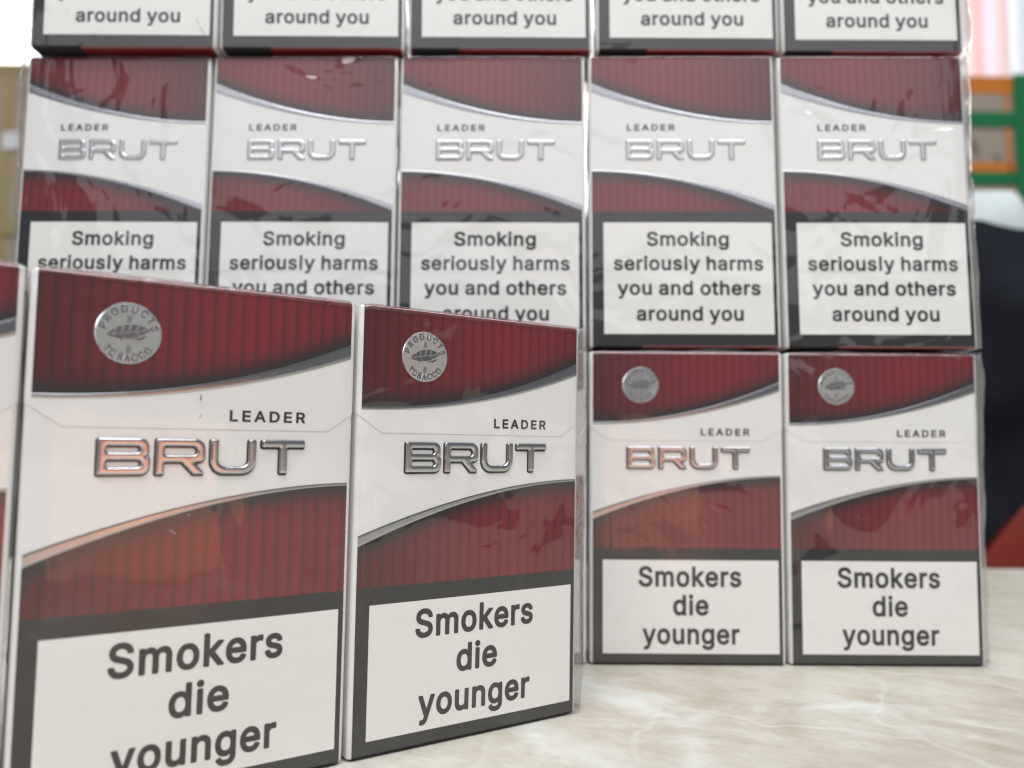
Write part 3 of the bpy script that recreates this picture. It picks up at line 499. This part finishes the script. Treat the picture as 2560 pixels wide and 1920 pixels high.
# build the two kinds of face once; every packet then copies the parts
def make_packet(kind):
    front = kind == 'front'; mir = not front
    P = {}
    root = empty('cigarette_packet')
    body = mesh_obj('box_body', body_mesh('box_body', M_WHITE), root)
    g = 0.0
    if front:
        g = 0.08
        lid = mesh_obj('lid', body_mesh('lid', M_WHITE, grow=0.08, zlow=lid_low, ztop=H + 0.08, lid=True), root)
    top_z = lambda u: H - 0.45
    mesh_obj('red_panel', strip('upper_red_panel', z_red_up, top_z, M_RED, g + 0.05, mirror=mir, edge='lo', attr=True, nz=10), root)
    mesh_obj('foil_band', strip('upper_foil_band', z_sil_up, z_red_up, M_FOIL, g + 0.06, mirror=mir, nz=10, emboss=0.05), root)
    if front: band_z, bz0, bz1, bx0, bx1 = 32.3, 3.0, 28.9, 2.9 * KX, 54 * KX
    else: band_z, bz0, bz1, bx0, bx1 = 40.2, 3.9, 36.9, 3.4 * KX, 53.9 * KX
    lowz = lambda u: band_z
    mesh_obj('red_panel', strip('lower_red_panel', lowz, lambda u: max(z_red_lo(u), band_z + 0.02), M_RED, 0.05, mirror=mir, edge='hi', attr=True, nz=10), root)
    mesh_obj('foil_band', strip('lower_foil_band', z_red_lo, z_sil_lo, M_FOIL, 0.06, mirror=mir, nz=10, emboss=0.04), root)
    fr = mesh_obj('warning_frame', strip('warning_frame', lambda u: 0.5, lambda u: band_z, M_BLACK, 0.06, nz=8), root)
    wp = mesh_obj('warning_panel', strip('warning_panel', lambda u: bz0, lambda u: bz1, M_WARN, 0.10, x0=bx0, x1=bx1, nz=8), root)
    spl = []
    if front:
        for txt, xa, xb, zb in (('Smokers', 13.6, 43.0, 21.7), ('die', 23.6, 33.4, 13.8), ('younger', 14.9, 42.2, 5.8)):
            spl += line_splines(txt, xa * KX, zb, (xb - xa) * KX, 5.55, track=0.03)
    else:
        for txt, xa, xb, zb in (('Smoking', 16.6, 41.0, 30.0), ('seriously harms', 6.7, 51.0, 22.75), ('you and others', 7.9, 50.0, 15.45), ('around you', 13.4, 44.9, 7.9)):
            spl += line_splines(txt, xa * KX, zb, (xb - xa) * KX, 4.15, track=0.03)
    mesh_obj('warning_text', text_mesh(spl, 'warning_text', M_TEXT, 0.14), wp)
    lx = (31.7, 45.9) if front else (10.8, 25.2)
    lz = H - 23.85 if front else H - 23.1
    mesh_obj('caption_lettering', text_mesh(line_splines('LEADER', lx[0] * KX, lz, (lx[1] - lx[0]) * KX, 1.95, track=0.13), 'caption_lettering', M_TEXTDK, g + 0.06), root)
    bx, bz = (10.0, H - 33.3) if front else (10.5, H - 32.1)
    bs = brand_splines(bx * KX, bz, 36.1 * KX, 6.2)
    br = mesh_obj('raised_lettering', relief('raised_lettering', bs, M_CHROME if front else M_PALE, 0.06, 0.0, lambda e: (0.5 if front else 0.26) * math.sqrt(1 - (1 - min(e, 0.34) / 0.34) ** 2) + 0.03 * min(e, 0.7)), root)
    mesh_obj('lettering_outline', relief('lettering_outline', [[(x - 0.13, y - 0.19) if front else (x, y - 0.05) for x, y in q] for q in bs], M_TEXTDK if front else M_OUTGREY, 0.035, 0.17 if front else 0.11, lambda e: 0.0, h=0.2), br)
    if front:
        sx, sz, sr = 14.0 * KX, H - 9.6, 5.2
        se = mesh_obj('seal', disc_mesh(sx, sz, sr, g + 0.13), root)
        ls = line_splines('PRODUCTS', 0, 0, 10.2, 1.25, track=0.12, arc=(sx, sz, 3.55, math.pi / 2, True))
        ls += line_splines('TOBACCO', 0, 0, 9.0, 1.25, track=0.12, arc=(sx, sz, 4.75, -math.pi / 2, False))
        mesh_obj('seal_lettering', text_mesh(ls, 'seal_lettering', M_SEALDK, g + 0.14, extrude=0.05), se)
        # leaf emblem: the blade is cut into pieces by its light veins; a folded leaf edge lies below it
        L, N = 7.0, 6; ca, sa = math.cos(0.17), math.sin(0.17)
        rot = lambda x, z: (sx + x * ca - z * sa, sz + 0.15 + x * sa + z * ca)
        up = lambda x: 1.30 * max(0, math.sin(math.pi * (x / L + 0.5))) ** 0.8
        dn = lambda x: -1.05 * max(0, math.sin(math.pi * (x / L + 0.5))) ** 0.8
        pieces = []
        for sgn, prof in ((1, up), (-1, dn)):
            for q in range(N):
                a = -L / 2 + L * q / N + 0.06; b = a + L / N - 0.14
                mid = 0.07 * sgn; sl = 0.55
                pa, pb = min(a + sl, L / 2 - 0.05), min(b + sl, L / 2 - 0.02)
                za, zb = prof(pa) , prof(pb)
                if abs(za) < 0.1 and abs(zb) < 0.1: continue
                pieces.append([rot(a, mid), rot(b, mid), rot(pb, zb), rot((pa + pb) / 2, prof((pa + pb) / 2)), rot(pa, za)][::sgn])
        mesh_obj('leaf_emblem', curve_mesh(pieces + [crescent(sx + 0.35, sz - 0.95)], 'leaf_emblem', M_SEALDK, extruded_text(g + 0.13), extrude=0.06, poly=True), se)
        stalk = [[(sx - 0.42, sz - 2.1), (sx + 0.42, sz - 2.1), (sx + 0.42, sz - 3.3), (sx - 0.42, sz - 3.3)], [(sx - 0.42, sz + 1.75), (sx - 0.42, sz + 3.0), (sx + 0.42, sz + 3.0), (sx + 0.42, sz + 1.85)]]
        mesh_obj('leaf_stalk', curve_mesh(stalk, 'leaf_stalk', M_SEALMID, extruded_text(g + 0.14), extrude=0.03, poly=True), se)
        mesh_obj('top_panel', edge_panel('top_panel', M_REDPLAIN, 0, H + 0.08, 0.1, W - 0.1, -1), root)
    else:
        mesh_obj('top_panel', edge_panel('top_panel', M_REDPLAIN, 0, H, 0.1, W - 0.1, -1), root)
    split = W - 0.1 if front else 0.27 * W
    mesh_obj('base_panel', edge_panel('base_panel', M_BASE, 0, 0, 0.1, split, 1), root)
    if not front: mesh_obj('base_panel', edge_panel('base_panel', M_REDPLAIN, 0, 0, split, W - 0.1, 1), root)
    return root

def kids(o): return [c for c in bpy.data.objects if c.parent == o]
TREE = {}
def remember(root): TREE[root.name] = [(c, kids(c)) for c in kids(root)]
def copy_packet(src):
    r = src.copy(); COL.objects.link(r)
    for c, gs in TREE[src.name]:
        d = c.copy(); COL.objects.link(d); d.parent = r
        for gch in gs:
            e = gch.copy(); COL.objects.link(e); e.parent = d
    return r

# bundle frames solved from the photograph: origin (mm), tilt, roll, yaw, pitch of the packets
BUNDLE = {
    'top': ((2.20, 0.30, 177.75), 0.0, 0.0085, 0.008, 56.2),
    'middle': ((0.25, 1.93, 88.65), 0.0235, 0.0036, -0.0133, 56.2),
    'bottom': ((0.0, 0.0, 0.02), -0.0112, 0.0, 0.0, 56.2),
    'leading': ((68.17, -104.05, 0.02), -0.0163, 0.0002, 0.5864, 56.08),
}
def frame(b):
    (x, y, z), t, r, yaw, p = BUNDLE[b]
    m = Matrix.Rotation(yaw, 4, 'Z') @ Matrix.Rotation(-r, 4, 'Y') @ Matrix.Rotation(-t, 4, 'X')
    m.translation = Vector((x, y, z)) * MM
    return m, p
GROUPS = {'top': 'packets in the top row of the stack', 'middle': 'packets in the middle row of the stack',
          'bottom': 'packets in the bottom row of the stack', 'leading': 'packets in the angled front row'}
LABELS = {
    ('top', 0): 'packet with a dark hair on its health warning, left end of the top row',
    ('top', 1): 'top row packet second from the left, cut off above the words around you',
    ('top', 2): 'centre packet of the cropped top row, warning text facing out',
    ('top', 3): 'top row packet second from the right, cut off above the words around you',
    ('top', 4): 'right end packet of the cropped top row, beside the pink curtain',
    ('middle', 0): 'left end packet of the middle row, lower half hidden by the front packets',
    ('middle', 1): 'middle row packet second from the left, last warning lines hidden',
    ('middle', 2): 'centre packet of the middle row, standing above the small front packet',
    ('middle', 3): 'middle row packet second from the right with its whole smoking warning readable',
    ('middle', 4): 'right end packet of the middle row, beside the dark navy cloth',
    ('bottom', 0): 'left end packet of the bottom row, hidden behind the front packets',
    ('bottom', 1): 'bottom row packet second from the left, hidden behind the front packets',
    ('bottom', 2): 'bottom row packet showing only a thin sliver beside the front row',
    ('bottom', 3): 'bottom row packet with orange tinted lettering, second from the right, round silver seal',
    ('bottom', 4): 'right end packet of the bottom row with round silver seal, on the marble',
    ('leading', -1): 'nearest packet cut off by the left edge of the photo, sliver only',
    ('leading', 0): 'largest packet in front with orange tinted raised lettering and silver seal',
    ('leading', 1): 'sharp front packet at the right end of the angled front row',
}
proto = {'front': make_packet('front'), 'back': make_packet('back')}
for r in proto.values(): remember(r)
used = set()
PACK = {}
for b, ks, kind in (('top', range(5), 'back'), ('middle', range(5), 'back'), ('bottom', range(5), 'front'), ('leading', (-1, 0, 1), 'front')):
    m, p = frame(b)
    for k in ks:
        if kind in used: o = copy_packet(proto[kind])
        else: o = proto[kind]; used.add(kind)
        jx, jy, ja = random.uniform(-.18, .18), random.uniform(-.3, .3), random.uniform(-.004, .004)
        if b == 'leading': jx = jy = ja = 0
        o.matrix_world = m @ Matrix.Translation(Vector((p * k + jx, jy, 0)) * MM) @ Matrix.Rotation(ja, 4, 'Z')
        tag(o, LABELS[(b, k)], 'cigarette packet', GROUPS[b])
        PACK[(b, k)] = o
for (b, k), o in PACK.items():
    val = random.uniform(0, 3)
    cr = {('leading', -1): 0.3, ('leading', 0): 0.16, ('leading', 1): 1.1, ('bottom', 3): 0.30, ('bottom', 4): 1.0}.get((b, k), random.uniform(0.45, 0.85))
    o['slack'] = val; o['crinkle'] = cr
    for c in o.children:
        c['slack'] = val; c['crinkle'] = cr
        for d in c.children: d['slack'] = val; d['crinkle'] = cr

# small marks that single out two packets
def fibre(parent, pts, wd, layer):
    V, F = [], []
    for i, (x, z) in enumerate(pts):
        wv = wd * (0.6 + 0.4 * math.sin(3.1 * i))
        for dx, dl in ((-wv, 0), (0, wv * 0.9), (wv, 0)): V.append(pt(x + dx, z, layer + dl))
    for i in range(len(pts) - 1):
        for q in (0, 1): F.append((3 * i + q, 3 * i + q + 1, 3 * i + q + 4, 3 * i + q + 3))
    o = mesh_obj('stray_fibre', mesh('stray_fibre', V, F, M_TEXT), parent)
    return o
fibre(PACK[('top', 0)], [(48.4, 8.7), (48.7, 8.3), (49.0, 7.6), (49.1, 7.2)], 0.14, 0.2)
fibre(PACK[('top', 0)], [(49.6, 6.2), (50.0, 5.6), (50.5, 4.9), (50.9, 4.4), (51.6, 3.2), (52.2, 2.3)], 0.13, 0.2)
fibre(PACK[('leading', 0)], [(25.6, 68.6), (25.7, 68.2), (25.6, 67.6)], 0.12, 0.3)
fibre(PACK[('leading', 0)], [(25.9, 65.0), (25.6, 64.6)], 0.10, 0.3)

fibre(PACK[('leading', 0)], [(24.2, 47.9), (24.7, 47.6), (25.1, 47.6)], 0.10, 0.2).data.materials[0] = M_WARN
fibre(PACK[('leading', 0)], [(21.4, 45.3), (22.0, 44.9), (22.5, 44.6)], 0.12, 0.2).data.materials[0] = M_WARN
# ------------------------------------------------------------------ clear film round each bundle
def wr(x, y, z, f, a): return a * noise.noise(Vector((x * f, y * f, z * f)))
def film_sheet(name, parent, fn, nu, nv):
    V, F = [], []
    for i in range(nu + 1):
        for j in range(nv + 1): V.append(fn(i / nu, j / nv))
    for i in range(nu):
        for j in range(nv):
            q = i * (nv + 1) + j; F.append((q, q + nv + 1, q + nv + 2, q + 1))
    return mesh_obj(name, mesh(name, V, F, M_FILM), parent)
def film(b, k0, k1, label, seed, seam=None, loose=2.6):
    m, p = frame(b)
    o = empty('film_wrap'); o.matrix_world = m
    tag(o, label, 'film wrap', 'clear film wraps round the rows')
    xl, xr = p * k0 + XB0, p * k1 + XB1
    for side in (1, -1):
        X = xr if side == 1 else xl
        path = [(-0.9, -0.36), (-0.3, -0.42), (0.4, -0.32), (1.0, -0.05), (1.3, 0.6), (1.3, 3), (1.1, 10), (0.8, 20), (0.2, 22.6)]
        def end(u, v, side=side, X=X):
            t = u * (len(path) - 1); i = min(int(t), len(path) - 2); fr = t - i
            a = path[i][0] + (path[i + 1][0] - path[i][0]) * fr; y = path[i][1] + (path[i + 1][1] - path[i][1]) * fr
            z = -0.0 + 0.15 + (H + 0.6) * v
            out = max(a, 0) / 1.3
            prof = (0.55 + 0.45 * math.cos(2.3 * v + seed)) * loose * out
            n = wr(X + u * 9, seed * 9 + u * 6, z, 0.07, 0.9) + wr(u * 20, seed * 5, z, 0.25, 0.22)
            pin = min(v, 1 - v) * 9
            return (X + side * (max(a, -9) + (prof + n * out * 1.0) * min(1, 0.45 + pin)), y + 0.12 * wr(u * 30, seed, z, 0.5, 1.0) - 0.05, z)
        film_sheet('end_fold', o, end, 24, 60)
    # top sheet: rolls over the front top edge, sags a little between the packets
    def top(u, v):
        x = xl + (xr - xl) * u
        q = ((x - XB0) % p) / p
        gap = min(q, 1 - q) * p            # mm from the nearest joint between packets
        sag = 0.9 * math.exp(-(gap / 1.4) ** 2) if 0.02 < u < 0.98 else 0
        prof = [(-0.30, H - 0.9), (-0.42, H - 0.4), (-0.30, H + 0.1), (0.1, H + 0.34), (1.2, H + 0.40), (8, H + 0.38), (22, H + 0.36)]
        t = v * (len(prof) - 1); i = min(int(t), len(prof) - 2); fr = t - i
        y = prof[i][0] + (prof[i + 1][0] - prof[i][0]) * fr; z = prof[i][1] + (prof[i + 1][1] - prof[i][1]) * fr
        n = wr(x, seed * 3, v * 8, 0.10, 0.16) + wr(x, seed * 7, v * 15, 0.5, 0.05)
        return (x, y - 0.03 + n * 0.35 - abs(n) * 0.3, z + n - sag * (0.4 + 0.6 * min(1, v * 3)))
    film_sheet('top_fold', o, top, int(60 * (k1 - k0 + 1)), 18)
    if seam is not None:
        def sm(u, v):
            x = xl + (xr - xl) * u
            xx = ((x - XB0) % p) + XB0
            return (x, -0.34 - bulge(min(max(xx, 0), W), seam), seam + 0.22 * v + 0.15 * math.sin(x * 0.02))
        film_sheet('overlap_seam', o, sm, 120, 2)
    return o
film('top', 0, 4, 'clear film round the cropped top row, pinkish at its loose right end', 1.0, loose=2.0)
film('middle', 0, 4, 'clear film round the middle row with a level overlap seam', 2.3, seam=22.3, loose=2.4)
film('bottom', 0, 4, 'clear film round the bottom row, its right fold meeting the marble', 3.1, loose=1.3)
film('leading', -1, 1, 'crumpled clear film round the angled front row, bright along its top edge', 4.4, loose=1.6)

# ------------------------------------------------------------------ things behind the stack
CAM = Vector((144.03, -234.63, 59.03)) * MM
def at(u, v, y):
    """point at world depth y seen at photo pixel (u, v); used only to set real positions"""
    fx, fz = (u - 1280) / 2045.56, (960 - v) / 2045.56
    cp, sp = math.cos(0.0827), math.sin(0.0827)
    dy = cp - fz * sp; dz = sp + fz * cp
    k = (y - CAM.y) / dy
    return Vector((CAM.x + fx * k + 0.0061 * k, y, CAM.z + dz * k))

def kraft(name, col):
    k = NT(name)
    tc = k.n('ShaderNodeTexCoord')
    st = k.n('ShaderNodeMapping'); st.inputs['Scale'].default_value = (1, 1, 6); k.l(tc.outputs['Object'], st.inputs['Vector'])
    nz = k.n('ShaderNodeTexNoise', Scale=14.0, Detail=6.0); k.l(st.outputs[0], nz.inputs['Vector'])
    k.l(k.mix(nz.outputs['Fac'], tuple(c * 0.82 for c in col), tuple(min(1, c * 1.12) for c in col)), k.b.inputs['Base Color'])
    k.b.inputs['Roughness'].default_value = 0.75
    return k.m
def plain(name, col, rough=0.5, **kw):
    k = NT(name)
    tc = k.n('ShaderNodeTexCoord'); nz = k.n('ShaderNodeTexNoise', Scale=kw.pop('scale', 30.0), Detail=5.0); k.l(tc.outputs['Object'], nz.inputs['Vector'])
    k.l(k.mix(nz.outputs['Fac'], tuple(c * 0.8 for c in col), tuple(min(1, c * 1.15) for c in col)), k.b.inputs['Base Color'])
    k.b.inputs['Roughness'].default_value = rough
    for a, v in kw.items(): k.b.inputs[a.replace('_', ' ')].default_value = v
    return k.m
M_KRAFT = kraft('kraft_card', (0.44, 0.35, 0.25)); M_GREYCARD = kraft('grey_card', (0.40, 0.34, 0.27))
M_TAN = plain('tan_tape', (0.43, 0.34, 0.17), 0.35); M_ORANGE = plain('orange_tape', (0.68, 0.22, 0.03), 0.3); M_GREEN = plain('green_tape', (0.015, 0.20, 0.07), 0.3)
M_LABEL = plain('paper_label', (0.8, 0.8, 0.82), 0.6)

def boxbm(x0, x1, y0, y1, z0, z1, bev=0.004):
    bm = bmesh.new(); bmesh.ops.create_cube(bm, size=1)
    bmesh.ops.scale(bm, vec=(x1 - x0, y1 - y0, z1 - z0), verts=bm.verts)
    bmesh.ops.translate(bm, vec=((x0 + x1) / 2, (y0 + y1) / 2, (z0 + z1) / 2), verts=bm.verts)
    if bev: bmesh.ops.bevel(bm, geom=bm.edges[:], offset=bev, segments=2, affect='EDGES')
    return bm

YB = 1.0
# left carton
a = at(-260, 176, YB); b_ = at(215, 176, YB); c_ = at(0, 700, YB)
lc = empty('cardboard_box', (a.x, YB, c_.z))
wl, hl = b_.x - a.x, a.z - c_.z
bm_obj('carton', boxbm(0, wl, 0, 0.35, 0, hl), M_KRAFT, lc)
def on_left(u, v): p = at(u, v, YB); return p.x - a.x, p.z - c_.z
x0, _ = on_left(27, 0); x1, _ = on_left(44, 0)
bm_obj('tape_strip', boxbm(x0, x1, -0.0025, -0.0005, 0.0, hl - 0.002, 0), M_TAN, lc)
_, z0 = on_left(0, 600); _, z1 = on_left(0, 562)
bm_obj('tape_strip', boxbm(0.002, wl - 0.002, -0.005, -0.0030, z0, z1, 0), M_TAN, lc)
bm_obj('tape_strip', boxbm(0.002, wl - 0.002, -0.003, 0.03, hl - 0.012, hl + 0.0015, 0), M_TAN, lc)
x0, z0 = on_left(10, 388); x1, z1 = on_left(52, 345)
bm_obj('paper_label', boxbm(x0, x1, -0.0055, -0.0030, z0, z1, 0), M_LABEL, lc)
tag(lc, 'plain kraft cardboard box with tan tape and a white label, left behind the stack', 'cardboard box')
# right carton
YR = 1.0
a = at(2330, 178, YR); c_ = at(2500, 760, YR)
rc = empty('cardboard_box', (a.x, YR, c_.z), (0, 0, 0))
hr = a.z - c_.z; wr_ = at(2600, 178, YR).x - a.x
def on_r(u, v): p = at(u, v, YR); return p.x - a.x, p.z - c_.z
bm_obj('carton', boxbm(0, wr_, 0, 0.35, 0, hr), M_GREYCARD, rc)
def tape(u0, v0, u1, v1, mat, lay, name='tape_strip'):
    x0, z1 = on_r(u0, v0); x1, z0 = on_r(u1, v1)
    bm_obj(name, boxbm(x0, x1, -0.0012 - lay * 0.0015, -0.0002 if lay == 0 else -0.0003 - (lay - 1) * 0.0015 - 0.0010, z0, z1, 0), mat, rc)
tape(2331, 179, 2528, 222, M_ORANGE, 0)
tape(2508, 223, 2528, 440, M_ORANGE, 0)
tape(2331, 396, 2536, 422, M_ORANGE, 1)
tape(2516, 305, 2541, 700, M_ORANGE, 1)
tape(2331, 270, 2540, 306, M_GREEN, 2)
tape(2331, 420, 2545, 452, M_GREEN, 2)
tape(2525, 176, 2598, 740, M_GREEN, 3)
for (u0, v0, u1, v1) in ((2428, 335, 2438, 372), (2440, 350, 2446, 385), (2487, 375, 2498, 392)):
    tape(u0, v0, u1, v1, plain('ink_mark', (0.16, 0.13, 0.12), 0.7), 0, 'ink_mark')
tag(rc, 'grey brown cardboard box bound with orange and green tape, right behind the stack', 'cardboard box')
# bench they stand on
zb = c_.z
be = bm_obj('back_bench', boxbm(-1.6, 1.8, 0.92, 1.5, zb - 0.75, zb - 0.001), plain('bench_grey', (0.25, 0.24, 0.23), 0.6))
tag(be, kind='structure')

# wall with a bright window, curtain at the right
def pane():
    k = NT('bright_window_pane')
    k.b.inputs['Base Color'].default_value = (0.8, 0.8, 0.8, 1)
    k.b.inputs['Emission Color'].default_value = (1.0, 0.98, 0.97, 1); k.b.inputs['Emission Strength'].default_value = 3.4
    return k.m
YW = 2.2
wallm = plain('wall_paint', (0.72, 0.68, 0.66), 0.8)
for x0, x1, z0, z1 in ((-2.6, 2.8, -0.9, 0.75), (-2.6, 2.8, 2.0, 2.6), (-2.6, -1.9, 0.75, 2.0), (2.2, 2.8, 0.75, 2.0)):
    tag(bm_obj('wall', boxbm(x0, x1, YW, YW + 0.12, z0, z1, 0), wallm), kind='structure')
win = empty('window', (-0.275, YW, 0.75))
wf = plain('window_frame_white', (0.8, 0.8, 0.8), 0.4)
def wbox(name, x0, x1, z0, z1, y0, y1, mat): return bm_obj(name, boxbm(x0 + 0.275, x1 + 0.275, y0, y1, z0 - 0.75, z1 - 0.75, 0), mat, win)
wbox('pane', -1.89, 2.19, 0.76, 1.99, 0.06, 0.066, pane())
for x in (-1.9, -0.35, 1.12, 2.15): wbox('frame_bar', x, x + 0.05, 0.75, 2.0, 0.02, 0.055, wf)
wbox('frame_bar', -1.848, 2.148, 0.75, 0.80, 0.02, 0.055, wf); wbox('frame_bar', -1.848, 2.148, 1.95, 2.0, 0.02, 0.055, wf)
tag(win, 'overexposed bright window behind the stack, seen at the top left corner', 'window')

def curtain_mat():
    k = NT('striped_curtain_cloth')
    t = k.t; out = t.nodes['Material Output']; t.nodes.remove(k.b)
    at_ = k.n('ShaderNodeAttribute', _attribute_type='GEOMETRY', _attribute_name='across').outputs['Fac']
    c = k.ramp(at_, [(0.0, (0.95, 0.90, 0.87)), (0.13, (0.95, 0.92, 0.88)), (0.16, (0.90, 0.62, 0.60)), (0.26, (0.90, 0.66, 0.64)), (0.30, (0.74, 0.70, 0.78)), (0.42, (0.76, 0.72, 0.79)),
                     (0.47, (0.92, 0.68, 0.66)), (0.54, (0.88, 0.80, 0.80)), (0.62, (0.74, 0.79, 0.83)), (0.82, (0.72, 0.78, 0.82)), (0.90, (0.62, 0.56, 0.54)), (1.0, (0.78, 0.68, 0.66))])
    df = k.n('ShaderNodeBsdfDiffuse'); tl = k.n('ShaderNodeBsdfTranslucent'); k.l(c, df.inputs[0]); k.l(c, tl.inputs[0])
    mx = k.n('ShaderNodeMixShader'); mx.inputs[0].default_value = 0.30; k.l(df.outputs[0], mx.inputs[1]); k.l(tl.outputs[0], mx.inputs[2]); k.l(mx.outputs[0], out.inputs['Surface'])
    return k.m
YC = 2.0
xa, xb = at(2390, 60, YC).x, at(2600, 60, YC).x
V, F, A = [], [], []
NX, NZ = 90, 12
for i in range(NX + 1):
    for j in range(NZ + 1):
        u = i / NX; x = xa + (xb - xa) * u
        V.append((x, YC + 0.025 * math.sin(u * 21) + 0.008 * math.sin(u * 53 + j * 0.2), 0.35 + 1.75 * j / NZ)); A.append(u)
for i in range(NX):
    for j in range(NZ):
        q = i * (NZ + 1) + j; F.append((q, q + NZ + 1, q + NZ + 2, q + 1))
me = mesh('curtain', V, F, curtain_mat(), scale=1.0)
me.attributes.new('across', 'FLOAT', 'POINT').data.foreach_set('value', A)
tag(mesh_obj('curtain', me), 'blurred pink and white striped curtain hanging at the top right', 'curtain')

# dark navy cloth, red cloth, white sheet at the right
def cloth_heap(name, outline_fn, y, depth, mat, nu=40, nv=40, amp=0.02, freq=14, seed=0):
    """a closed, draped lump: front sheet with folds, joined to a back sheet"""
    V, F = [], []
    for side in (0, 1):
        for i in range(nu + 1):
            for j in range(nv + 1):
                u, v = i / nu, j / nv
                x, z = outline_fn(u, v)
                puff = (math.sin(math.pi * min(max(u, 0), 1)) ** 0.5) * (math.sin(math.pi * (0.04 + 0.92 * v)) ** 0.5)
                n = noise.noise(Vector((x * freq, z * freq * 0.7, seed))) + 0.5 * noise.noise(Vector((x * freq * 2.2, z * freq * 1.6, seed + 5)))
                yy = y - (1 if side == 0 else -1) * (depth / 2 * puff + (amp * n * puff if side == 0 else 0))
                V.append((x, yy, z))
    S1 = (nu + 1) * (nv + 1)
    for i in range(nu):
        for j in range(nv):
            q = i * (nv + 1) + j
            F.append((q, q + nv + 1, q + nv + 2, q + 1)); F.append((S1 + q, S1 + q + 1, S1 + q + nv + 2, S1 + q + nv + 1))
    me = mesh(name, V, F, mat, scale=1.0)
    bm = bmesh.new(); bm.from_mesh(me); bmesh.ops.remove_doubles(bm, verts=bm.verts, dist=1e-5); bmesh.ops.recalc_face_normals(bm, faces=bm.faces); bm.to_mesh(me); bm.free()
    return mesh_obj(name, me)
YN = 0.42
def P(u, v, y=YN): q = at(u, v, y); return q.x, q.z
def navy(u, v):
    xl, zt = P(2300, 574); xr, zt2 = P(2720, 560); zb = P(2300, 1720)[1]
    top = zt + (zt2 - zt) * u + 0.004 * math.sin(u * 9)
    return xl + (xr - xl) * u, zb + (top - zb) * v
nv_ = cloth_heap('navy_cloth', navy, YN, 0.16, plain('navy_cloth', (0.015, 0.017, 0.024), 0.9, scale=60.0, Specular_IOR_Level=0.15), amp=0.05, freq=15, seed=2)
tag(nv_, 'dark navy folded garment behind the right end of the stack', 'garment')
YR2 = 0.36
def redc(u, v):
    xl, zb = P(2415, 1700, YR2); xr = P(2760, 1400, YR2)[0]
    x = xl + (xr - xl) * u
    xt, ztp = P(2455, 1390, YR2); xt2, ztp2 = P(2560, 1253, YR2)
    top = ztp + (x - xt) / (xt2 - xt) * (ztp2 - ztp)
    top = min(max(top, zb + 0.02), P(2560, 1080, YR2)[1])
    return x, zb + (top - zb) * v
rd = cloth_heap('red_cloth', redc, YR2, 0.02, plain('red_cloth', (0.21, 0.018, 0.011), 0.8, scale=40.0), amp=0.004, freq=10, seed=4)
tag(rd, 'red cloth sloping down in front of the dark navy garment, at the table edge', 'cloth')
YS = 0.55
def sheet(u, v):
    xl, zt = P(2400, 468, YS); xr = P(2572, 500, YS)[0]; zb = P(2400, 600, YS)[1]
    x = xl + (xr - xl) * u
    du = max(0, (u - 0.72) / 0.28)
    return x, zb + (zt - du * du * 0.022 - zb) * v
sh_ = cloth_heap('white_sheet', sheet, YS, 0.02, plain('white_plastic', (0.80, 0.93, 0.92), 0.5), amp=0.004, freq=16, seed=8)
tag(sh_, 'pale white plastic sheet resting on the dark navy garment', 'plastic sheet')
